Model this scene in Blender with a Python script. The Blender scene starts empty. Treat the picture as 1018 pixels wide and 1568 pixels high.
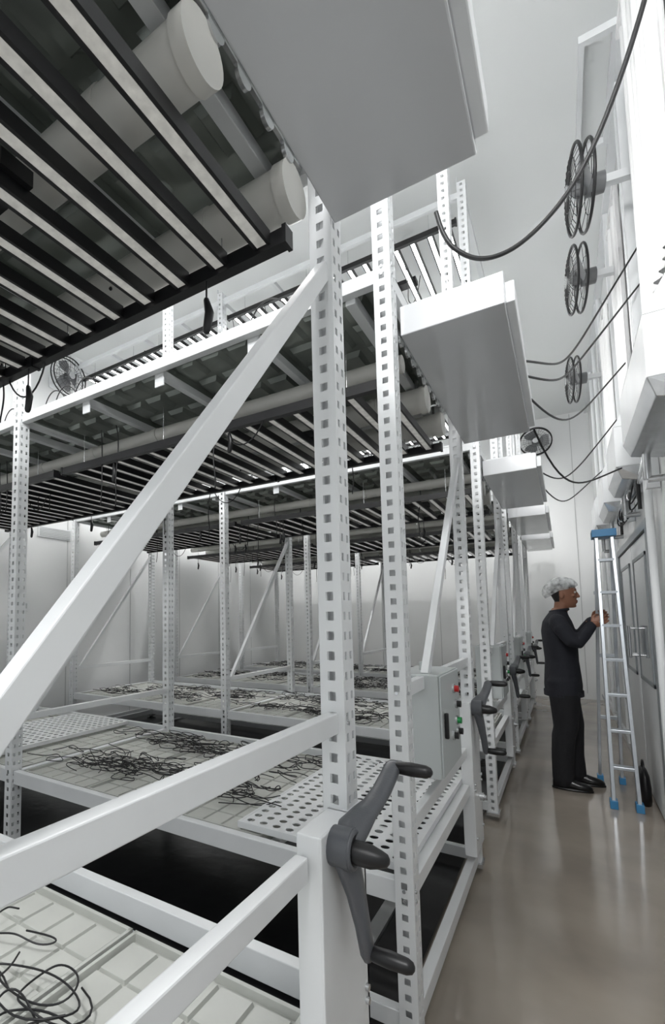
import bpy, math, random
from mathutils import Vector, Matrix
random.seed(7)
S = bpy.context.scene
COL = S.collection

# ------------------------------------------------------------------ materials
def mat(name, col, rough=0.5, metal=0.0, emit=None, es=0.0, noise=None, bump=0.0, bscale=40, coat=0.0):
    m = bpy.data.materials.new(name); m.use_nodes = True
    nt = m.node_tree; b = nt.nodes['Principled BSDF']
    b.inputs['Base Color'].default_value = (*col, 1)
    b.inputs['Roughness'].default_value = rough
    b.inputs['Metallic'].default_value = metal
    if coat: b.inputs['Coat Weight'].default_value = coat
    if emit:
        b.inputs['Emission Color'].default_value = (*emit, 1)
        b.inputs['Emission Strength'].default_value = es
    if noise or bump:
        tc = nt.nodes.new('ShaderNodeTexCoord')
        n = nt.nodes.new('ShaderNodeTexNoise')
        n.inputs['Scale'].default_value = bscale; n.inputs['Detail'].default_value = 4
        nt.links.new(tc.outputs['Object'], n.inputs['Vector'])
        if noise:
            r = nt.nodes.new('ShaderNodeValToRGB')
            r.color_ramp.elements[0].position = .3; r.color_ramp.elements[1].position = .7
            r.color_ramp.elements[0].color = (*[c*(1-noise) for c in col], 1)
            r.color_ramp.elements[1].color = (*[min(1, c*(1+noise)) for c in col], 1)
            nt.links.new(n.outputs['Fac'], r.inputs['Fac'])
            nt.links.new(r.outputs['Color'], b.inputs['Base Color'])
        if bump:
            bp = nt.nodes.new('ShaderNodeBump'); bp.inputs['Strength'].default_value = bump
            bp.inputs['Distance'].default_value = .01
            nt.links.new(n.outputs['Fac'], bp.inputs['Height'])
            nt.links.new(bp.outputs['Normal'], b.inputs['Normal'])
    return m
WHITE = mat('white_powder_coat', (.72,.735,.745), .32, noise=.03, bscale=6)
WHITE2 = mat('white_housing', (.54,.55,.565), .16, noise=.03, bscale=2, coat=.5)
GREYP = mat('grey_cabinet_paint', (.47,.50,.50), .4)
WALL = mat('wall_panel', (.78,.79,.79), .25, noise=.02, bscale=1.5)
CEIL = mat('ceiling_panel', (.76,.775,.77), .6)
FLOOR = mat('floor_epoxy', (.30,.262,.222), .12, noise=.18, bscale=1.6, bump=.03)
BLACKF = mat('black_shade_sheet', (.006,.006,.007), .22, bump=.15, bscale=9)  # black colour for the painted shade beneath the racks
TRAY = mat('tray_plastic', (.50,.51,.48), .4, noise=.05, bscale=8)
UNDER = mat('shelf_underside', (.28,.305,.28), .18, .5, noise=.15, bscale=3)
DUCT = mat('duct_pvc', (.66,.65,.61), .35, noise=.05, bscale=3)
BLACK = mat('black_plastic', (.006,.006,.007), .4)
CABLE = mat('cable_rubber', (.005,.005,.006), .45)
LEDOFF = mat('led_strip_off_glow', (.66,.645,.61), .20, emit=(1,.97,.92), es=.11, noise=.2, bscale=30)  # strips are off; faint glow added to make them paler
LEDON = mat('led_strip_on', (1,1,1), .4, emit=(1,.99,.97), es=19)
STEEL = mat('galvanised_steel', (.62,.63,.64), .26, .85, noise=.1, bscale=20)
ALU = mat('brushed_aluminium', (.46,.49,.52), .32, .6, noise=.05, bscale=20)
CRANKG = mat('crank_grey_plastic', (.085,.09,.10), .36, bump=.05, bscale=200)
RED = mat('red_button', (.5,.02,.02), .3)
GREEN = mat('green_button', (.02,.3,.08), .3)
BLUE = mat('blue_plastic', (.04,.20,.40), .4)
NAVY = mat('navy_tunic_cloth', (.011,.012,.018), .85, bump=.5, bscale=22)
TROUS = mat('black_trouser_cloth', (.006,.006,.008), .85, bump=.5, bscale=22)
SHOE = mat('shoe_leather', (.006,.006,.006), .3)
SKIN = mat('skin', (.25,.115,.07), .5)
HAIR = mat('hair', (.008,.007,.006), .6)
LIP = mat('lips', (.18,.06,.045), .5)
EYE = mat('eye_dark', (.02,.015,.01), .15)
EYEW = mat('eye_white', (.6,.58,.55), .3)
SEAM = mat('panel_seam', (.50,.51,.51), .5)
SHEET = mat('white_sheet', (.86,.86,.86), .45, bump=.5, bscale=14)
GLASS = mat('door_glass', (.16,.19,.20), .06)
FRM = mat('door_frame_grey', (.22,.24,.25), .35)
SEMI = mat('fan_blade_grey', (.16,.165,.17), .3)

def net_mat():
    m = bpy.data.materials.new('hairnet_mesh'); m.use_nodes = True
    nt = m.node_tree; nt.nodes.clear()
    o = nt.nodes.new('ShaderNodeOutputMaterial'); mx = nt.nodes.new('ShaderNodeMixShader')
    t = nt.nodes.new('ShaderNodeBsdfTransparent'); d = nt.nodes.new('ShaderNodeBsdfDiffuse')
    d.inputs['Color'].default_value = (.80,.82,.82,1)
    v = nt.nodes.new('ShaderNodeTexNoise'); v.inputs['Scale'].default_value = 30; v.inputs['Detail'].default_value=3
    tc = nt.nodes.new('ShaderNodeTexCoord'); r = nt.nodes.new('ShaderNodeValToRGB')
    r.color_ramp.elements[0].position = .35; r.color_ramp.elements[0].color = (.28,.28,.28,1)
    r.color_ramp.elements[1].position = .65; r.color_ramp.elements[1].color = (.80,.80,.80,1)
    nt.links.new(tc.outputs['Object'], v.inputs['Vector']); nt.links.new(v.outputs['Fac'], r.inputs['Fac'])
    nt.links.new(r.outputs['Color'], mx.inputs['Fac']); nt.links.new(t.outputs[0], mx.inputs[1])
    nt.links.new(d.outputs[0], mx.inputs[2]); nt.links.new(mx.outputs[0], o.inputs['Surface'])
    return m
NET = net_mat()

# ------------------------------------------------------------------ mesh builder
class MB:
    def __init__(s, mats): s.v=[]; s.f=[]; s.mi=[]; s.sm=[]; s.mats=mats
    def add(s, vs, fs, m, smooth=False):
        k = s.mats.index(m); o = len(s.v)
        s.v += [tuple(v) for v in vs]
        for f in fs: s.f.append([i+o for i in f]); s.mi.append(k); s.sm.append(smooth)
    def box(s, x0,x1,y0,y1,z0,z1, m):
        vs=[(x0,y0,z0),(x1,y0,z0),(x1,y1,z0),(x0,y1,z0),(x0,y0,z1),(x1,y0,z1),(x1,y1,z1),(x0,y1,z1)]
        s.add(vs,[(0,3,2,1),(4,5,6,7),(0,1,5,4),(1,2,6,5),(2,3,7,6),(3,0,4,7)],m)
    def frust(s, x0,x1,y0,y1,z0,z1,i, m):
        vs=[(x0,y0,z0),(x1,y0,z0),(x1,y1,z0),(x0,y1,z0),(x0+i,y0+i,z1),(x1-i,y0+i,z1),(x1-i,y1-i,z1),(x0+i,y1-i,z1)]
        s.add(vs,[(0,3,2,1),(4,5,6,7),(0,1,5,4),(1,2,6,5),(2,3,7,6),(3,0,4,7)],m)
    def beam(s, p0,p1,w,h, m, up=(0,0,1)):
        p0=Vector(p0); p1=Vector(p1); d=(p1-p0).normalized(); up=Vector(up)
        a=d.cross(up)
        if a.length<1e-4: a=d.cross(Vector((0,1,0)))
        a.normalize(); b=a.cross(d).normalized(); a*=w/2; b*=h/2
        vs=[p0-a-b,p0+a-b,p0+a+b,p0-a+b,p1-a-b,p1+a-b,p1+a+b,p1-a+b]
        s.add(vs,[(0,3,2,1),(4,5,6,7),(0,1,5,4),(1,2,6,5),(2,3,7,6),(3,0,4,7)],m)
    def loft(s, rings, n, m, smooth=True, caps=True, split=False):
        vs=[]; fs=[]
        for c,a,b in rings:
            c=Vector(c);a=Vector(a);b=Vector(b)
            for i in range(n):
                t=2*math.pi*i/n; vs.append(c+a*math.cos(t)+b*math.sin(t))
        for j in range(len(rings)-1):
            for i in range(n):
                fs.append((j*n+i, j*n+(i+1)%n, (j+1)*n+(i+1)%n, (j+1)*n+i))
        L=(len(rings)-1)*n
        if caps and not split:
            fs.append(tuple(reversed(range(n)))); fs.append(tuple(range(L,L+n)))
        s.add(vs,fs,m,smooth)
        if caps and split:
            s.add(vs[:n],[tuple(reversed(range(n)))],m,False); s.add(vs[L:],[tuple(range(n))],m,False)
    def limb(s, pts, n, m, rnd=True):
        P=[Vector(p[0]) for p in pts]; R=[p[1] if isinstance(p[1],tuple) else (p[1],p[1]) for p in pts]
        rings=[]; N=len(P); ref=None
        T=[]
        for i in range(N):
            t=(P[min(i+1,N-1)]-P[max(i-1,0)]).normalized(); T.append(t)
        ref=Vector((0,0,1)) if abs(T[0].z)<.9 else Vector((1,0,0))
        for i in range(N):
            a=T[i].cross(ref)
            if a.length<1e-3: a=T[i].cross(Vector((0,1,0)))
            a.normalize(); b=a.cross(T[i]).normalized(); ref=b
            if i==0 and rnd:
                for k in (.95,.7): 
                    q=math.sqrt(1-k*k); rings.append((P[0]-T[0]*R[0][0]*k, a*R[0][0]*q, b*R[0][1]*q))
            rings.append((P[i],a*R[i][0],b*R[i][1]))
            if i==N-1 and rnd:
                for k in (.7,.95):
                    q=math.sqrt(1-k*k); rings.append((P[i]+T[i]*R[i][0]*k, a*R[i][0]*q, b*R[i][1]*q))
        s.loft(rings,n,m,True,True,not rnd)
    def cyl(s, p0,p1,r, m, n=16, r1=None, smooth=True):
        p0=Vector(p0);p1=Vector(p1);d=(p1-p0).normalized()
        a=d.orthogonal().normalized(); b=d.cross(a); r1=r if r1 is None else r1
        s.loft([(p0,a*r,b*r),(p1,a*r1,b*r1)],n,m,smooth,True,True)
    def ell(s, c, rx,ry,rz, m, n=14):
        c=Vector(c); rings=[]
        for j in range(1,n):
            t=math.pi*j/n; q=math.sin(t); rings.append((c+Vector((0,0,-math.cos(t)*rz)),(rx*q,0,0),(0,ry*q,0)))
        s.loft(rings,n*2,m)
    def torus(s, c, axis, R, r, m, n=36, k=6):
        c=Vector(c); ax=Vector(axis).normalized(); a=ax.orthogonal().normalized(); b=ax.cross(a)
        vs=[];fs=[]
        for i in range(n):
            t=2*math.pi*i/n; d=a*math.cos(t)+b*math.sin(t)
            for j in range(k):
                u=2*math.pi*j/k; vs.append(c+d*(R+r*math.cos(u))+ax*r*math.sin(u))
        for i in range(n):
            for j in range(k):
                fs.append((i*k+j,((i+1)%n)*k+j,((i+1)%n)*k+(j+1)%k,i*k+(j+1)%k))
        s.add(vs,fs,m,True)
    def holes(s, o,u,v,W,H,pitch,hw,hh,m,off=0.0):
        o=Vector(o);u=Vector(u);v=Vector(v); n=int(H/pitch); a=(W-hw)/2; g=(pitch-hh)/2
        for i in range(n):
            z0=i*pitch; z1=z0+pitch
            def q(ua,ub,va,vb): s.add([o+u*ua+v*va,o+u*ub+v*va,o+u*ub+v*vb,o+u*ua+v*vb],[(0,1,2,3)],m)
            q(0,a,z0,z1); q(a+hw,W,z0,z1); q(a,a+hw,z0,z0+g); q(a,a+hw,z1-g,z1)
    def mesh(s,name):
        me=bpy.data.meshes.new(name); me.from_pydata(s.v,[],s.f)
        for m in s.mats: me.materials.append(m)
        me.polygons.foreach_set('material_index',s.mi); me.polygons.foreach_set('use_smooth',s.sm)
        me.update(); return me
def ob(name, me, parent=None, loc=(0,0,0), bevel=0, rot=None):
    o=bpy.data.objects.new(name,me); COL.objects.link(o); o.location=loc
    if rot: o.rotation_euler=rot
    if parent: o.parent=parent
    if bevel:
        b=o.modifiers.new('bevel','BEVEL'); b.width=bevel; b.segments=2; b.limit_method='ANGLE'
    return o
def empty(name, loc=(0,0,0)):
    e=bpy.data.objects.new(name,None); COL.objects.link(e); e.location=loc; e.empty_display_size=.1; return e
def bake(o):
    dg=bpy.context.evaluated_depsgraph_get(); dg.update()
    me=bpy.data.meshes.new_from_object(o.evaluated_get(dg)); o.modifiers.clear(); o.data=me; return me
def cables(name, paths, r=.004, m=None, parent=None):
    c=bpy.data.curves.new(name,'CURVE'); c.dimensions='3D'; c.bevel_depth=r; c.bevel_resolution=2; c.resolution_u=5
    for p in paths:
        sp=c.splines.new('NURBS'); sp.points.add(len(p)-1)
        for i,q in enumerate(p): sp.points[i].co=(*q,1)
        sp.order_u=4; sp.use_endpoint_u=True
    c.materials.append(m or CABLE)
    o=bpy.data.objects.new(name,c); COL.objects.link(o)
    if parent: o.parent=parent
    return o

# ------------------------------------------------------------------ room
XR=.52; XL=-5.36; YF=10.6; H=5.05; YB=-2.2
mb=MB([FLOOR]); mb.box(XL,XR,YB,YF,-.1,0,FLOOR); ob('floor',mb.mesh('floor'))
mb=MB([CEIL,SEAM]); mb.box(XL,XR,YB,YF,H,H+.1,CEIL)
ob('ceiling',mb.mesh('ceiling'))
mb=MB([WALL,SEAM]); mb.box(XR,XR+.1,YB,YF,0,H,WALL)
for i in range(11):
    y=YB+1.1+i*1.15; z0=.1 if not 4.2<y<6.6 else 2.12
    mb.box(XR-.0008,XR+.01,y,y+.012,z0,H-.06,SEAM)
ob('wall_right',mb.mesh('wall_right'))
mb=MB([WALL,SEAM]); mb.box(XL-.1,XL,YB,YF,0,H,WALL)
for i in range(11):
    y=YB+.6+i*1.15; mb.box(XL-.01,XL+.004,y,y+.012,0.1,H-.02,SEAM)
ob('wall_left',mb.mesh('wall_left'))
mb=MB([WALL,SEAM]); mb.box(XL,XR,YF,YF+.1,0,H,WALL)
for i in range(5):
    x=XL+1.0+i*1.15; mb.box(x,x+.012,YF-.004,YF+.01,0.1,H-.02,SEAM)
ob('wall_far',mb.mesh('wall_far'))
mb=MB([WHITE]); mb.box(XR-.03,XR-.001,YB,4.28,0,.1,WHITE); mb.box(XR-.03,XR-.001,6.52,YF,0,.1,WHITE); ob('baseboard_right',mb.mesh('bb'))
mb=MB([WHITE]); mb.box(XR-.06,XR-.001,YB,YF,H-.06,H-.001,WHITE); ob('trim_1',mb.mesh('tr'))
mb=MB([WHITE]); mb.box(XL+.001,XL+.03,YB,YF,0,.1,WHITE); ob('baseboard_left',mb.mesh('bb'))
mb=MB([BLACKF]); mb.box(XL+.05,-.56,YB+.2,9.9,.001,.02,BLACKF); ob('floor_shade_sheet',mb.mesh('floor_shade_sheet'))  # added black sheet, stands in for shade under and between racks
mb=MB([STEEL])
for x in (-.78,-2.5,-4.6): mb.box(x-.03,x+.03,YB+.2,9.9,.02,.035,STEEL)
ob('rack_floor_track',mb.mesh('track'))

# ------------------------------------------------------------------ rack pieces (local: y 0..D)
D=1.41; XS=[-.49,-2.78,-5.07]
mb=MB([WHITE])
PH=4.8
mb.holes((-.03,-.035,0),(1,0,0),(0,0,1),.06,PH,.05,.020,.022,WHITE)
mb.holes((.03,-.035,0),(0,1,0),(0,0,1),.035,PH,.05,.014,.020,WHITE)
mb.holes((.03,0,0),(0,1,0),(0,0,1),.035,PH,.05,.014,.020,WHITE)
mb.holes((.03,.035,0),(-1,0,0),(0,0,1),.06,PH,.05,.020,.022,WHITE)
mb.add([(-.03,-.035,0),(-.03,-.035,PH),(-.03,-.018,PH),(-.03,-.018,0)],[(0,1,2,3)],WHITE)
mb.add([(-.03,.035,0),(-.03,.035,PH),(-.03,.018,PH),(-.03,.018,0)],[(0,1,2,3)],WHITE)
po=ob('tmp',mb.mesh('post')); w=po.modifiers.new('w','WELD'); w.merge_threshold=.0003
sd=po.modifiers.new('s','SOLIDIFY'); sd.thickness=.003; sd.offset=0
POST=bake(po); bpy.data.objects.remove(po)

TZ=4.75
mb=MB([WHITE,STEEL,GREYP])
for i in range(2):
    xa,xb=XS[i]-.03,XS[i+1]+.03
    for y in (-.0,D):
        mb.box(xb,xa,y-.02,y+.02,.465,.54,WHITE)
        mb.box(xb,xa,y-.02,y+.02,.06,.12,WHITE)
        mb.box(xb,xa,y-.02,y+.02,2.675,2.73,WHITE)
        mb.box(xb,xa,y-.018,y+.018,TZ-.05,TZ,WHITE)
    mb.box(xb,xa,D-.105,D-.035,.445,.455,GREYP); mb.box(xb,xa,D-.105,D-.10,.455,.50,GREYP)
    n=4
    for k in range(1,n):
        x=xa+(xb-xa)*k/n
        mb.box(x-.02,x+.02,.02,D-.11,.455,.483,WHITE)
        mb.box(x-.018,x+.018,.02,D-.02,2.66,2.70,WHITE)
        mb.box(x-.018,x+.018,.02,D-.02,TZ-.045,TZ-.005,WHITE)
        for y in (.026,D-.026):
            mb.box(x-.03,x+.03,y-.004,y+.004,2.61,2.70,WHITE)
    mb.box(xa-.13,xa-.09,.02,D-.02,2.655,2.70,WHITE)
for j,x in enumerate(XS):
    y0,y1=.035,D-.035
    mb.box(x-.02,x+.02,y0,y1,.06,.12,WHITE)
    mb.box(x-.02,x+.02,y0,y1,.475,.53,WHITE)
    mb.box(x-.02,x+.02,y0,y1,2.675,2.73,WHITE)
    mb.box(x-.02,x+.02,y0,y1,TZ-.05,TZ,WHITE)
    if j==0:
        mb.box(x-.015,x+.015,y0,y1,1.145,1.195,WHITE)
        mb.beam((x+.005,D-.03,2.36),(x+.005,.36,1.19),.03,.042,WHITE)
    else:
        mb.beam((x,D-.03,2.36),(x,.1,.85),.03,.035,WHITE)
        mb.box(x-.018,x+.018,y0,y1,.82,.86,WHITE)
    for y in (0,D):
        mb.box(x-.04,x+.04,y-.05,y+.05,.035,.06,STEEL)
        mb.cyl((x-.02,y,.055),(x+.02,y,.055),.035,STEEL,16)
        for z in (.49,.52,2.69,2.72,1.17):
            mb.cyl((x+.03,y-.02,z),(x+.036,y-.02,z),.006,STEEL,6)
            mb.cyl((x-.0,y-.036,z),(x-.0,y-.042,z),.006,STEEL,6)
FRAME=mb.mesh('frame')
def sidebeam(z):
    mb=MB([WHITE]); mb.box(XS[0]-.015,XS[0]+.015,.035,D-.225,z-.026,z+.026,WHITE); return mb.mesh('side_beam')

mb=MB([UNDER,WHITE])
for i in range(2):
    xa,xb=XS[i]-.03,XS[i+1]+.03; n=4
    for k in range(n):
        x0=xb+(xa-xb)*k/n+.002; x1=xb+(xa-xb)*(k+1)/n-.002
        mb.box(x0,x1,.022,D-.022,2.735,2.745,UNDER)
        mb.box(x0,x1,.022,D-.022,2.746,2.755,WHITE)  # white top sheet added to bounce upper LED light onto ceiling and walls
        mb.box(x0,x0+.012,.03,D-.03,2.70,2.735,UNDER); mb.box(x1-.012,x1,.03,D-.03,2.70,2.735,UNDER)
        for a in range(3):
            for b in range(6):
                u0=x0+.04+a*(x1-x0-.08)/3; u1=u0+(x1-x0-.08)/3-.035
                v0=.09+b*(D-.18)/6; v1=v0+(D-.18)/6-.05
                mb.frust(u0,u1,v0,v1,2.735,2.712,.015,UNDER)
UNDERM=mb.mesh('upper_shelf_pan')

def pipes():
    mb=MB([DUCT,BLACK,STEEL,WHITE])
    for y,r in ((.47,.040),(.92,.066),(1.33,.066)):
        if r>.05: mb.cyl((-.55,y,2.585),(-5.1,y,2.585),r,DUCT,28)
        else: mb.cyl((-.55,y,2.585),(-5.1,y,2.585),r,DUCT,20)
        if r>.05:
            mb.cyl((-.575,y,2.585),(-.54,y,2.585),r+.006,DUCT,28)
            mb.cyl((-.80,y,2.585),(-.84,y,2.585),r+.004,DUCT,28)
            for k in range(18):
                x=-.70-k*.25
                mb.cyl((x,y-r*.75,2.585-r*.62),(x,y-r*.80,2.585-r*.70),.006,BLACK,8)
            mb.box(-.60,-.585,y-.012,y+.012,2.64,2.70,STEEL)
        else:
            for k in range(8): mb.cyl((-.9-k*.57,y,2.585),(-.94-k*.57,y,2.585),r+.004,DUCT,20)
    for k in range(12):
        y=.08+k*.11; mb.cyl((-.545,y,2.665),(-.535,y,2.665),.03,STEEL,16)
    mb.box(-.545,-.535,.04,D-.04,2.665,2.70,STEEL)
    return mb.mesh('air_duct_pipes')
PIPES=pipes()

TW=.555
def tray():
    mb=MB([TRAY]); w=TW-.012; l=D-.17
    mb.box(0,w,0,l,.485,.505,TRAY)
    for a,b,c,d in ((0,w,0,.012),(0,w,l-.012,l),(0,.010,0,l),(w-.010,w,0,l)): mb.box(a,b,c,d,.485,.528,TRAY)
    nx,ny=5,9
    for i in range(nx):
        for j in range(ny):
            x0=.016+i*(w-.032)/nx; x1=x0+(w-.032)/nx-.007
            y0=.02+j*(l-.04)/ny; y1=y0+(l-.04)/ny-.007
            mb.frust(x0,x1,y0,y1,.505,.516,.003,TRAY)
    return mb.mesh('grow_tray')
TRAYM=tray()
def plate(nx,ny,px,py,name):
    mb=MB([WHITE]); 
    for i in range(nx):
        for j in range(ny):
            cx=(i+.5)*px; cy=(j+.5)*py; r=.0175; n=12
            sq=[];ci=[]
            for k in range(n):
                t=2*math.pi*k/n+math.pi/4
                c,s_=math.cos(t),math.sin(t); mxx=max(abs(c),abs(s_))
                sq.append((cx+c/mxx*px/2,cy+s_/mxx*py/2,0)); ci.append((cx+r*c,cy+r*s_,0))
            mb.add(sq+ci,[(k,(k+1)%n,n+(k+1)%n,n+k) for k in range(n)],WHITE)
    W,L=nx*px,ny*py
    for a,b,c,d in ((-.012,0,0,L),(W,W+.012,0,L),(-.012,W+.012,-.012,0),(-.012,W+.012,L,L+.012)): mb.box(a,b,c,d,-.025,0.001,WHITE)
    o=ob('tmp',mb.mesh(name)); wd=o.modifiers.new('w','WELD'); wd.merge_threshold=.0005
    sd=o.modifiers.new('s','SOLIDIFY'); sd.thickness=.003
    me=bake(o); bpy.data.objects.remove(o); return me
PLATE=plate(11,20,.062,.062,'perforated_plate')

def led(m_strip,L,hang):
    mb=MB([BLACK,m_strip,STEEL]); W=1.09
    for i in range(8):
        x=-.06-i*(W-.12)/7
        mb.box(x-.024,x+.024,.03,L-.03,.006,.036,BLACK)
        mb.box(x-.024,x-.0150,.03,L-.03,-.002,.006,BLACK); mb.box(x+.0150,x+.024,.03,L-.03,-.002,.006,BLACK)
        mb.box(x-.0140,x+.0140,.035,L-.035,-.001,.006,m_strip)
    for y in (0,L-.03):
        mb.box(-W,0,y,y+.034,-.014,.03,BLACK)
        mb.box(-W-.012,-W,y-.004,y+.038,-.018,.034,BLACK); mb.box(0,.012,y-.004,y+.038,-.018,.034,BLACK)
    mb.box(-W*.6,-W*.4,L*.46,L*.54,.034,.075,BLACK)
    for x in (-.2,-W+.2):
        for y in (.02,L-.02): mb.cyl((x,y,.03),(x,y,hang),.002,STEEL,6)
    return mb.mesh('led_fixture')
LED1=led(LEDOFF,1.03,.23); LED2=led(LEDON,1.25,.17)

mb=MB([WHITE,STEEL,GREYP])
mb.box(-.508,-.452,D-.215,D-.04,.16,.965,WHITE)
mb.box(-.455,-.449,D-.215,D+.055,.16,.965,WHITE)
mb.box(-.508,-.449,D+.04,D+.055,.16,.965,WHITE)
mb.box(-.508,-.452,D-.05,D+.05,.955,.965,WHITE)
for z in (.25,.50,.53):
    for y in (D-.19,D+.03):
        mb.cyl((-.449,y,z),(-.441,y,z),.009,STEEL,6)
mb.cyl((-.449,D-.02,.42),(-.43,D-.02,.42),.022,STEEL,12); mb.cyl((-.43,D-.02,.42),(-.415,D-.02,.42),.014,STEEL,6)
COLM=mb.mesh('crank_column')
def crank():
    mb=MB([CRANKG,BLACK])
    mb.limb([((-.0,0,0),.042),((.045,0,0),.044)],20,CRANKG,False)
    mb.torus((.045,0,0),(1,0,0),.036,.007,CRANKG,28,8)
    mb.cyl((.045,0,0),(.05,0,0),.03,BLACK,20)
    mb.limb([((.02,-.005,-.0),.026),((.085,-.002,-.004),.024),((.105,0,-.005),.018)],16,BLACK)
    def arm(pts): mb.limb(pts,16,CRANKG)
    arm([((.02,0,0),(.040,.024)),((.03,.05,.03),(.038,.022)),((.035,.10,.042),(.031,.020)),((.04,.15,.048),(.026,.018)),((.045,.21,.066),(.024,.017)),((.05,.26,.092),(.023,.016)),((.05,.29,.105),(.022,.015))])
    arm([((.02,0,0),(.040,.024)),((.03,.016,-.05),(.038,.022)),((.037,.030,-.10),(.031,.019)),((.045,.043,-.17),(.024,.016)),((.05,.055,-.235),(.022,.015))])
    for y,z in ((.29,.105),(.055,-.235)):
        mb.limb([((.055,y,z),.011),((.065,y,z),.016),((.10,y,z),.018),((.135,y,z),.016)],16,BLACK)
    return mb.mesh('crank_handle')
CRANK=crank()
mb=MB([WHITE2,WHITE])
mb.box(-.452,-.11,.05,D+.06,2.48,2.595,WHITE2)
mb.box(-.112,-.082,.09,D+.04,2.50,2.575,WHITE)
mb.box(-.44,-.14,.12,D,2.595,2.62,WHITE)
HOUS=mb.mesh('air_housing')
mb=MB([GREYP,RED,GREEN,BLACK,STEEL])
mb.box(-.60,-.425,.30,.70,.80,1.20,GREYP); mb.box(-.425,-.417,.305,.695,.805,1.195,GREYP)
for y,z,m in ((.56,1.12,RED),(.60,1.05,BLACK),(.62,.93,BLACK),(.52,.93,BLACK),(.60,.98,GREEN)):
    mb.cyl((-.417,y,z),(-.410,y,z),.020,STEEL,16); mb.cyl((-.410,y,z),(-.395,y,z),.014,m,16)
mb.box(-.415,-.40,.34,.355,.95,1.05,BLACK)
mb.cyl((-.52,.5,1.2),(-.52,.5,1.235),.02,GREYP,12)
CABM=mb.mesh('control_cabinet')

Y0S=[-.19,1.79,4.05,6.0,7.95]
for ri,Y0 in enumerate(Y0S):
    E=empty('mobile_grow_rack',(0,Y0,0))
    for x in XS:
        for y in (0,D): ob('post',POST,E,(x,y,.06))
    ob('frame',FRAME,E,bevel=.004); ob('side_beam',sidebeam(.90 if ri==0 else .70),E,bevel=.004)
    ob('upper_shelf_pans',UNDERM,E); ob('air_duct_pipes',PIPES,E)
    ob('crank_column',COLM,E,bevel=.003)
    ob('crank_handle',CRANK,E,(-.449,D-.15,.93))
    ob('air_housing',HOUS,E,(0,-.085 if ri==0 else 0,0),bevel=.004)
    if ri>0: ob('electrical_control_box',CABM,E,bevel=.005)
    for b in range(2):
        xb=XS[b+1]+.035
        for k in range(4):
            if ri==1 and ((b==0 and k==3) or (b==1 and k==2)): continue
            ob('grow_tray',TRAYM,E,(xb+k*TW,.05,0))
    if ri==1:
        ob('perforated_plate',PLATE,E,(-1.20,.07,.56)); ob('perforated_plate',PLATE,E,(-3.85,.07,.56))
    for b in range(2):
        for k in range(2):
            x=XS[b]-.07-k*1.10
            for z,me,yo in ((2.43,LED1,.29),(4.58,LED2,.07)):
                ob('led_grow_light',me,None,(x,Y0+yo,z))

    def tangle(x0,x1,y0,y1,n,rm=.14,tn=(8,16)):
        P=[]
        for i in range(n):
            cx=random.uniform(x0,x1); cy=random.uniform(y0,y1); r=random.uniform(.04,rm); a=random.uniform(0,6.28); p=[]
            dx=random.uniform(-.03,.03)
            for k in range(random.randint(*tn)):
                a+=random.uniform(.5,1.2); rr=r*random.uniform(.5,1.35)
                cx+=dx+random.uniform(-.03,.03); cy+=random.uniform(-.02,.02)
                p.append((cx+rr*1.4*math.cos(a),cy+rr*.8*math.sin(a),.528+random.uniform(0,.05)))
            P.append(p)
        return P
    if ri==0: P=tangle(-1.6,-.8,Y0+.4,Y0+1.15,14,.15,(10,18))+tangle(-2.6,-1.3,Y0+.4,Y0+1.15,16,.13,(10,18))
    elif ri==1:
        P=tangle(-2.65,-1.4,Y0+.25,Y0+.62,46,.11)+tangle(-2.65,-1.35,Y0+.85,Y0+1.2,42,.11)+tangle(-4.9,-4.0,Y0+.3,Y0+1.2,24)+tangle(-1.5,-1.25,Y0+.3,Y0+1.1,10,.08)+tangle(-1.0,-.6,Y0+1.25,Y0+1.32,5,.06)
    else:
        P=tangle(-2.6,-.7,Y0+.2,Y0+.6,50,.11)+tangle(-2.6,-.7,Y0+.85,Y0+1.25,44,.11)+tangle(-4.9,-2.9,Y0+.2,Y0+1.2,70,.11)
    P=[[(min(max(q[0],-5.0),-.57),min(max(q[1]-Y0,.05),D-.12),q[2]) for q in p] for p in P]
    cables('tangled_power_cables',P,.0026 if ri<2 else .0030,None,E)
    P=[]
    for i in range(14):
        x=random.uniform(-4.9,-.7); y=random.choice((.30,D-.1,.6)); L=random.uniform(.1,.34); zt=2.64
        dx=random.uniform(-.05,.05)
        P.append([(x,y,zt),(x+dx,y+.02,zt-.1),(x-dx,y,2.42-L*.4),(x+.01,y,2.42-L*.7),(x,y,2.42-L)])
        if i%3==0:
            P.append([(x,y,2.6),(x+.05,y,2.3),(x+.2,y+.02,2.25),(x+.3,y,2.42)])
    for i in range(12):
        x=random.uniform(-4.9,-.8); y=random.choice((.1,.3)); d=random.uniform(.05,.2)
        P.append([(x,y,4.58),(x+.05,y,4.35),(x-.02,y,4.2),(x+d,y+.05,4.15),(x+d+.05,y,4.4)])
    for i in range(10):
        x=random.uniform(-4.9,-.8)
        P.append([(x,.1,3.2),(x+.04,.1,3.0),(x-.05,.06,2.85),(x,.05,2.76)] if i%2 else [(x,.06,2.77),(x+.05,.05,2.86),(x+.14,.05,2.88),(x+.2,.06,2.77)])
    cables('hanging_power_leads',P,.0036,None,E)
    mb=MB([BLACK])
    for i in range(9):
        x=random.uniform(-4.9,-.8); y=random.choice((.31,D-.12)); z=random.uniform(2.18,2.32)
        mb.limb([((x,y,z),.012),((x+.01,y,z+.05),.014),((x,y,z+.09),.009)],8,BLACK)
        mb.cyl((x,y,z+.08),(x,y,2.41),.003,BLACK,6)
    ob('power_connectors',mb.mesh('conn'),E)
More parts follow.
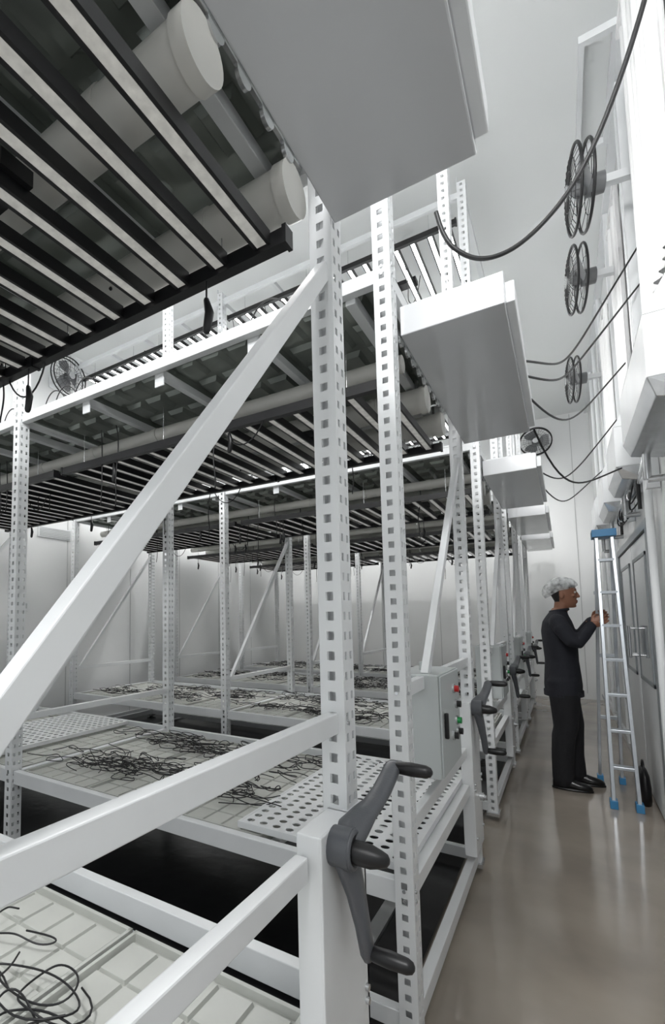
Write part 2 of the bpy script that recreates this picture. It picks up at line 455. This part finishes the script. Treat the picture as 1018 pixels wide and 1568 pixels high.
cables('overhead_power_cable',[[(.44,2.1,3.9),(.34,2.1,3.53),(.245,2.1,3.25),(.12,2.12,2.99),(-.03,2.09,2.84),(-.12,2.05,2.785),(-.20,2.02,2.78),(-.26,1.99,2.82),(-.31,1.97,2.88),(-.33,1.96,3.0)]],.0085)
cables('overhead_power_cable',[[(-.09,2.5,2.56),(-.03,2.65,2.6),(.035,2.94,2.68),(.12,3.2,2.85),(.28,3.66,3.3),(.5,3.8,3.7)],
  [(-.09,2.62,2.54),(.0,2.8,2.56),(.06,3.1,2.66),(.16,3.4,2.9),(.5,3.9,3.5)],
  [(-.09,2.9,2.54),(.0,3.2,2.5),(.1,3.7,2.6),(.28,4.3,3.0),(.5,4.5,3.3)],
  [(-.09,4.5,2.54),(.0,4.7,2.5),(.1,4.9,2.55),(.3,5.3,2.9),(.5,5.5,3.2)],
  [(-.09,3.3,2.5),(.0,3.6,2.25),(.15,3.9,2.25),(.3,4.2,2.4),(.5,4.4,2.5)],
  [(-.09,5.1,2.54),(.0,5.4,2.45),(.1,5.7,2.5),(.3,6.1,2.8),(.5,6.3,3.0)]],.0055)

# ------------------------------------------------------------------ fans
def fan():
    mb=MB([BLACK,STEEL,WHITE,GREYP,SEMI]); R=.245
    mb.torus((0,0,.03),(0,0,1),R,.009,BLACK); mb.torus((0,0,-.03),(0,0,1),R,.009,BLACK)
    for rr,z in ((.18,.05),(.11,.06)): mb.torus((0,0,z),(0,0,1),rr,.002,BLACK,28,5); 
    for rr,z in ((.15,-.05),): mb.torus((0,0,z),(0,0,1),rr,.002,BLACK,28,5)
    for i in range(30):
        t=2*math.pi*i/30; c,s_=math.cos(t),math.sin(t)
        mb.cyl((c*.04,s_*.04,.062),(c*.19,s_*.19,.052),.0019,BLACK,5); mb.cyl((c*.19,s_*.19,.052),(c*R,s_*R,.03),.0019,BLACK,5)
        if i%3==0: mb.cyl((c*.04,s_*.04,-.055),(c*R,s_*R,-.03),.0019,BLACK,5)
    mb.cyl((0,0,.058),(0,0,.072),.045,STEEL,20); mb.cyl((0,0,-.12),(0,0,-.03),.06,SEMI,20)
    mb.cyl((0,0,-.03),(0,0,.03),.04,SEMI,16)
    for i in range(3):
        t=2*math.pi*i/3; vs=[]
        for k in range(6):
            rr=.035+k*.037; hw=.40+.28*math.sin(k/5*math.pi)
            for sgn in (-1,1): vs.append((rr*math.cos(t+sgn*hw),rr*math.sin(t+sgn*hw),sgn*.020))
        mb.add(vs,[(2*k,2*k+1,2*k+3,2*k+2) for k in range(5)],SEMI,True)
    mb.box(-.025,.025,-.025,.025,-.29,-.11,WHITE); mb.box(-.08,.08,-.08,.08,-.295,-.28,WHITE)
    return mb.mesh('fan')
FAN=fan()
def putfan(loc,direction):
    q=Vector(direction).to_track_quat('Z','Y'); o=ob('wall_fan',FAN,None,loc); o.rotation_mode='QUATERNION'; o.rotation_quaternion=q
for y in (3.60,4.60,6.6): putfan((.215,y,4.05),(-1,-.14,0))
putfan((-.27,10.30,4.55),(0,-1,0))
putfan((-5.06,3.9,4.53),(1,0,0))

mb=MB([WHITE,SEAM]); mb.box(XL,XL+.02,3.7,4.2,2.48,2.62,WHITE)
for i in range(6): mb.box(XL+.02,XL+.026,3.72,4.18,2.495+i*.02,2.503+i*.02,SEAM)
ob('wall_vent',mb.mesh('vent'))
mb=MB([WHITE,GREYP]); mb.box(XL,XL+.025,3.45,3.60,1.55,1.67,WHITE); mb.box(XL+.025,XL+.03,3.49,3.56,1.58,1.64,GREYP)
ob('light_switch',mb.mesh('sw'))

# ------------------------------------------------------------------ right wall fittings
def handler(y0,y1,zt=2.72):
    mb=MB([WHITE,STEEL,SEAM,BLACK])
    mb.box(.34,XR-.001,y0,y1,2.44,zt,WHITE)
    vs=[(.34,y0,2.44),(XR-.001,y0,2.44),(XR-.001,y1,2.44),(.34,y1,2.44),(.37,y0+.03,2.36),(XR-.001,y0+.03,2.33),(XR-.001,y1-.03,2.33),(.37,y1-.03,2.36)]
    mb.add(vs,[(4,7,6,5),(0,4,5,1),(1,5,6,2),(2,6,7,3),(3,7,4,0)],STEEL)
    vs=[(.34,y0,zt),(XR-.001,y0,zt),(XR-.001,y1,zt),(.34,y1,zt),(.46,y0,zt+.22),(XR-.001,y0,zt+.22),(XR-.001,y1,zt+.22),(.46,y1,zt+.22)]
    mb.add(vs,[(4,5,6,7),(0,1,5,4),(1,2,6,5),(2,3,7,6),(3,0,4,7)],WHITE)
    mb.cyl((.43,y1-.1,2.35),(.43,y1-.1,2.2),.02,STEEL,12); mb.cyl((.43,y1-.1,2.2),(.515,y1-.1,2.2),.02,STEEL,12)
    mb.cyl((.46,y0+.1,2.35),(.46,y0+.1,2.15),.012,BLACK,10)
    ob('wall_air_handler',mb.mesh('ah'),bevel=.004)
for a,b in ((2.7,3.75),(4.25,4.98),(5.55,6.3),(6.9,7.6)): handler(a,b)
def sheet(y0,y1,z0,z1,x):
    mb=MB([SHEET]); vs=[];n=int((y1-y0)/.012)
    for i in range(n+1):
        y=y0+(y1-y0)*i/n; xx=x+.014*math.sin(y*70)+.006*math.sin(y*23)
        vs+=[(xx,y,z0),(xx,y,z1),(xx+.006,y,z0),(xx+.006,y,z1)]
    fs=[]
    for i in range(n): fs+= [(4*i,4*i+4,4*i+5,4*i+1),(4*i+2,4*i+3,4*i+7,4*i+6)]
    mb.add(vs,fs,SHEET,True); mb.box(x-.02,x+.03,y0,y1,z1,z1+.04,SHEET)
    ob('corrugated_wall_sheet',mb.mesh('sheet'))
sheet(2.5,3.45,2.97,4.75,.44); sheet(4.3,4.95,2.97,4.5,.46); sheet(5.6,6.3,2.97,4.3,.46)
mb=MB([WHITE,STEEL])
for y in (4.12,6.62,7.75,8.6): mb.cyl((.48,y,.12),(.48,y,4.9),.022,WHITE,14)
for y in (3.9,5.2,6.7):
    mb.box(.45,.515,y,y+.05,2.2,4.9,WHITE)
ob('wall_conduit',mb.mesh('cond'))
P=[];P2=[]
for i in range(14):
    y=random.uniform(4.0,5.4); z=random.uniform(2.16,2.34)
    (P if i%2 else P2).append([(.47,y,2.44),(.40+random.uniform(-.04,.05),y+.03,z),(.42,y+random.uniform(-.15,.2),z-.04),(.49,y+random.uniform(.05,.25),z+.1)])
cables('wall_wiring_bundle',P,.0055); cables('wall_wiring_bundle',P2,.009,STEEL)
mb=MB([WHITE,CEIL]); 
for a,b,c,d in ((.26,.46,3.6,3.64),(.26,.46,4.5,4.54),(.26,.29,3.64,4.5),(.43,.46,3.64,4.5)): mb.box(a,b,c,d,H-.05,H-.001,WHITE)
ob('ceiling_hatch',mb.mesh('hatch'))
mb=MB([WHITE,GLASS,STEEL,SEAM,FRM])
xd=XR-.045
mb.box(xd,XR-.001,4.30,4.38,0,2.02,FRM); mb.box(xd,XR-.001,6.42,6.5,0,2.02,FRM); mb.box(xd,XR-.001,4.30,6.5,2.02,2.08,FRM)
for a,b in ((4.39,5.39),(5.41,6.41)):
    mb.box(xd+.015,XR-.002,a,b,.02,2.01,WHITE); mb.box(xd+.008,xd+.015,a+.16,b-.16,.95,1.85,GLASS)
    for q in ((a+.13,a+.16,.92,1.88),(b-.16,b-.13,.92,1.88)): mb.box(xd+.004,xd+.015,q[0],q[1],q[2],q[3],FRM)
    mb.box(xd+.004,xd+.015,a+.13,b-.13,1.85,1.88,FRM); mb.box(xd+.004,xd+.015,a+.13,b-.13,.92,.95,FRM)
for y in (5.30,5.50):
    mb.cyl((xd-.045,y,1.08),(xd-.045,y,1.34),.012,STEEL,12)
    for z in (1.10,1.32): mb.cyl((xd-.045,y,z),(xd+.015,y,z),.009,STEEL,10)
ob('door_1',mb.mesh('door'),bevel=.002)

# ------------------------------------------------------------------ ladder
mb=MB([ALU,BLUE,STEEL])
zt=2.10
for x,xt in ((.225,.245),(.375,.345)):
    mb.beam((x,4.78,.03),(xt,5.08,zt),.024,.062,ALU,(0,1,0))
    mb.beam((x-.05,5.48,.03),(xt,5.16,zt-.02),.022,.045,ALU,(0,1,0))
    mb.box(x-.024,x+.024,4.735,4.82,0,.06,BLUE); mb.box(x-.07,x-.026,5.445,5.515,0,.055,BLUE)
    mb.beam((x+.0,4.88,.75),(x,5.36,.75),.006,.02,STEEL)
    mb.beam((x+.0,4.98,1.38),(x,5.26,1.38),.006,.02,STEEL)
for k in range(1,8):
    t=k*.265/zt; y=4.78+.3*t; x0=.225+.02*t; x1=.375-.03*t; z=.03+k*.265
    mb.box(x0,x1,y-.03,y+.05,z-.02,z+.004,ALU)
    if k%2==0: mb.beam((x0-.03,5.48-.32*t,z),(x1-.03,5.48-.32*t,z),.02,.03,ALU)
mb.box(.215,.375,5.02,5.22,zt-.03,zt+.03,BLUE)
ob('step_ladder',mb.mesh('ladder'),bevel=.003)

mb=MB([BLACK]); mb.loft([((.43,5.05,.0),(.04,0,0),(0,.13,0)),((.43,5.05,.12),(.042,0,0),(0,.14,0)),((.43,5.05,.20),(.035,0,0),(0,.12,0)),((.43,5.05,.25),(.02,0,0),(0,.10,0))],18,BLACK)
mb.torus((.43,5.05,.25),(1,0,0),.06,.007,BLACK)
ob('tool_bag',mb.mesh('bag'))

# ------------------------------------------------------------------ person (local, faces +X)
PX,PY=-.045,5.17
PER=empty('person_in_hairnet',(PX,PY,0))
def remesh(mb,name,vox,smooth,fn,parent):
    o=ob(name,mb.mesh(name)); r=o.modifiers.new('r','REMESH'); r.mode='VOXEL'; r.voxel_size=vox; r.use_smooth_shade=True
    s_=o.modifiers.new('s','SMOOTH'); s_.iterations=smooth; s_.factor=.5
    bake(o); o.parent=parent; me=o.data
    me.materials.clear()
    ms=[]
    idx=[]
    for p in me.polygons:
        m=fn(p.center)
        if m not in ms: ms.append(m)
        idx.append(ms.index(m))
    for m in ms: me.materials.append(m)
    me.polygons.foreach_set('material_index',idx); me.polygons.foreach_set('use_smooth',[True]*len(idx)); me.update()
    return o
B=MB([NAVY])
def E2(z,cx,rx,ry): return ((cx,0,z),(rx,0,0),(0,ry,0))
B.loft([E2(.76,0,.132,.18),E2(.84,0,.138,.188),E2(.93,0,.132,.18),E2(1.05,.0,.122,.165),E2(1.18,-.005,.126,.172),E2(1.30,-.012,.126,.184),E2(1.38,-.016,.108,.18),E2(1.43,-.012,.082,.135),E2(1.47,-.002,.062,.075),E2(1.50,.012,.055,.056)],28,NAVY)
B.limb([((-.01,-.165,1.385),.064),((.02,-.215,1.32),.064),((.085,-.245,1.215),.056),((.11,-.24,1.205),.052),((.165,-.205,1.275),.047),((.215,-.165,1.345),.040)],18,NAVY)
B.limb([((-.01,.165,1.385),.064),((.03,.215,1.33),.062),((.105,.235,1.235),.053),((.14,.21,1.25),.047),((.19,.16,1.33),.043),((.225,.125,1.385),.037)],18,NAVY)
for s_,fx,fy in ((-1,-.03,-.10),(1,.06,.12)):
    B.limb([((0,s_*.085,.88),(.112,.118)),((.005,s_*.092,.72),(.10,.108)),((fx*.5+.015,(s_*.09+fy)/2,.50),(.082,.088)),((fx*.7,(s_*.09+fy)/2,.42),(.078,.084)),((fx*.8-.01,fy,.25),(.074,.08)),((fx-.01,fy,.075),(.070,.076))],20,NAVY,True)
def bodymat(c):
    if c.z>1.478: return SKIN
    return NAVY if c.z>.775 else TROUS
remesh(B,'clothed_body',.011,5,bodymat,PER)
mb=MB([NAVY]); mb.torus((.004,0,1.475),(-.15,0,1),.064,.012,NAVY,30,8)
mb.loft([((0,0,.755),(.143,0,0),(0,.192,0)),((0,0,.80),(.143,0,0),(0,.193,0))],32,NAVY,True,False)
ob('tunic_trim',mb.mesh('trim'),PER)
for fx,fy in ((-.03,-.10),(.06,.12)):
    mb=MB([SHOE]); x=fx
    R=[(-.085,.02,.035,.03),(-.075,.034,.05,.05),(-.03,.038,.055,.055),(.03,.042,.05,.048),(.09,.047,.036,.036),(.14,.045,.03,.03),(.17,.034,.024,.024),(.185,.015,.018,.016)]
    mb.loft([((x+a,fy,max(c,.016)+.004),(0,w_,0),(0,0,c)) for a,w_,b,c in R],18,SHOE)
    mb.loft([((x-.02,fy,.05),(.06,0,0),(0,.042,0)),((x-.022,fy,.10),(.05,0,0),(0,.045,0))],18,SHOE)
    mb.loft([((x+.05,fy,.0),(.142,0,0),(0,.047,0)),((x+.05,fy,.016),(.142,0,0),(0,.048,0))],22,SHOE)
    ob('shoe',mb.mesh('shoe'),PER)
Hd=MB([SKIN])
Hd.limb([((.004,0,1.44),.054),((.02,0,1.50),.053),((.03,0,1.56),.055)],18,SKIN)
Hd.loft([E2(1.497,.088,.022,.022),E2(1.508,.078,.042,.036),E2(1.53,.064,.065,.05),E2(1.56,.052,.080,.061),E2(1.60,.044,.090,.070),E2(1.635,.038,.096,.075),E2(1.67,.034,.096,.075),E2(1.70,.03,.082,.065),E2(1.722,.028,.055,.045),E2(1.734,.028,.02,.018)],28,SKIN)
Hd.limb([((.128,0,1.634),.009),((.139,0,1.612),.011),((.147,0,1.592),.012)],12,SKIN)
for s_ in (-1,1):
    Hd.ell((.137,s_*.011,1.588),.010,.008,.008,SKIN,8)
    Hd.ell((.028,s_*.075,1.605),.018,.010,.032,SKIN,10)
    Hd.ell((.125,s_*.032,1.646),.012,.024,.008,SKIN,8)
    Hd.ell((.105,s_*.04,1.60),.02,.018,.016,SKIN,8)
Hd.ell((.130,0,1.556),.012,.024,.007,SKIN,8); Hd.ell((.128,0,1.543),.012,.021,.008,SKIN,8); Hd.ell((.112,0,1.512),.018,.02,.014,SKIN,8)
def headmat(c):
    if c.z>1.665 or (c.x<.012 and c.z>1.55) : return HAIR
    if c.x>.131 and 1.538<c.z<1.562: return LIP
    return SKIN
remesh(Hd,'head',.0045,3,headmat,PER)
mb=MB([EYE,HAIR,EYEW])
for s_ in (-1,1):
    mb.ell((.122,s_*.032,1.628),.011,.013,.010,EYEW,8); mb.ell((.1305,s_*.032,1.628),.005,.006,.006,EYE,8)
    mb.limb([((.131,s_*.014,1.650),.004),((.130,s_*.034,1.655),.004),((.118,s_*.052,1.648),.003)],8,HAIR)
ob('eyes_and_brows',mb.mesh('eyes'),PER)
mb=MB([NET]); n=40; rings=[]; vs=[]; fs=[]; m_=18
for j in range(m_+1):
    t=math.pi*.60*j/m_
    for i in range(n):
        a=2*math.pi*i/n; w_=1+.035*math.sin(a*9+j)+.02*math.sin(a*17+j*2)
        q=math.sin(t); 
        if j>m_-3: w_*= 1-.05*(j-m_+3)
        x=.015+.128*q*math.cos(a)*w_; y=.108*q*math.sin(a)*w_; z=1.672+.092*math.cos(t)
        z-= max(0,-math.cos(a))*q*.045*(j/m_)
        vs.append((x,y,z+ .018*(j/m_)*math.cos(a)))
for j in range(m_):
    for i in range(n): fs.append((j*n+i,j*n+(i+1)%n,(j+1)*n+(i+1)%n,(j+1)*n+i))
mb.add(vs,fs,NET,True)
ob('hairnet',mb.mesh('hairnet'),PER)
def hand(w, fwd, nrm, name):
    w=Vector(w); f=Vector(fwd).normalized(); nrm=Vector(nrm); nrm=(nrm-f*nrm.dot(f)).normalized(); s_=f.cross(nrm).normalized()
    if s_.z<0: s_=-s_
    H_=MB([SKIN]); 
    H_.limb([(w-f*.03,.024),(w,.024),(w+f*.02,.028)],14,SKIN)
    H_.loft([(w+f*.0,s_*.026,nrm*.017),(w+f*.03,s_*.038,nrm*.016),(w+f*.075,s_*.042,nrm*.014),(w+f*.088,s_*.036,nrm*.010)],16,SKIN)
    for k,(o_,L) in enumerate(((.030,.070),(.010,.080),(-.011,.074),(-.031,.058))):
        b=w+f*.078+s_*o_; p=[(b,.0095)]; ang=.35
        for q in (.42,.32,.26):
            b=b+(f*math.cos(ang)+nrm*math.sin(ang))*L*q; p.append((b.copy(),.0092-.0012*len(p)*.6)); ang+=.75
        H_.limb(p,10,SKIN)
    b=w+f*.022+s_*.026; H_.limb([(b,.013),(b+f*.022+s_*.022+nrm*.012,.0115),(b+f*.045+s_*.026+nrm*.030,.0095),(b+f*.058+s_*.018+nrm*.043,.008)],10,SKIN)
    remesh(H_,name,.0032,2,lambda c:SKIN,PER)
hand((.222,-.160,1.352),(.75,.0,.50),(0,1,.1),'right_hand')
hand((.235,.118,1.392),(.8,-.1,.45),(0,-1,0),'left_hand')

# ------------------------------------------------------------------ lights
def area(name,loc,target,sx,sy,e,col=(1,1,1)):
    l=bpy.data.lights.new(name,'AREA'); l.shape='RECTANGLE'; l.size=sx; l.size_y=sy; l.energy=e; l.color=col
    o=bpy.data.objects.new(name,l); COL.objects.link(o); o.location=loc
    o.rotation_euler=(Vector(target)-Vector(loc)).to_track_quat('-Z','Y').to_euler(); return o
area('added_fill_lamp',(-.1,-1.6,4.6),(-.2,4,1.2),1.0,.8,175)  # unseen fill light added behind the camera to brighten the aisle
area('added_fill_lamp',(-5.22,6.5,5.0),(-5.25,6.5,0),.12,7,270)  # unseen light strip added to graze and brighten the left wall
w=bpy.data.worlds.new('w'); S.world=w; w.use_nodes=True
w.node_tree.nodes['Background'].inputs[0].default_value=(.95,.985,1,1); w.node_tree.nodes['Background'].inputs[1].default_value=.85

# ------------------------------------------------------------------ camera
Pp=Vector((350,905)); V1=Vector((883,962)); V2=Vector((-775,978))
f=math.sqrt(-(V1-Pp).dot(V2-Pp))
ey=Vector((*(V1-Pp),f)).normalized(); ex=-Vector((*(V2-Pp),f)).normalized(); ez=ex.cross(ey)
right=Vector((ex.x,ey.x,ez.x)); up=-Vector((ex.y,ey.y,ez.y)); back=-Vector((ex.z,ey.z,ez.z))
cam=bpy.data.cameras.new('camera'); co=bpy.data.objects.new('camera',cam); COL.objects.link(co)
M=Matrix((right,up,back)).transposed().to_4x4(); M.translation=Vector((0,0,1.43)); co.matrix_world=M
cam.sensor_width=36; cam.lens=f/1600*36; cam.shift_x=(519.5-Pp.x)/1600; cam.shift_y=(Pp.y-800)/1600; cam.clip_start=.02
S.camera=co
S.view_settings.view_transform='Standard'
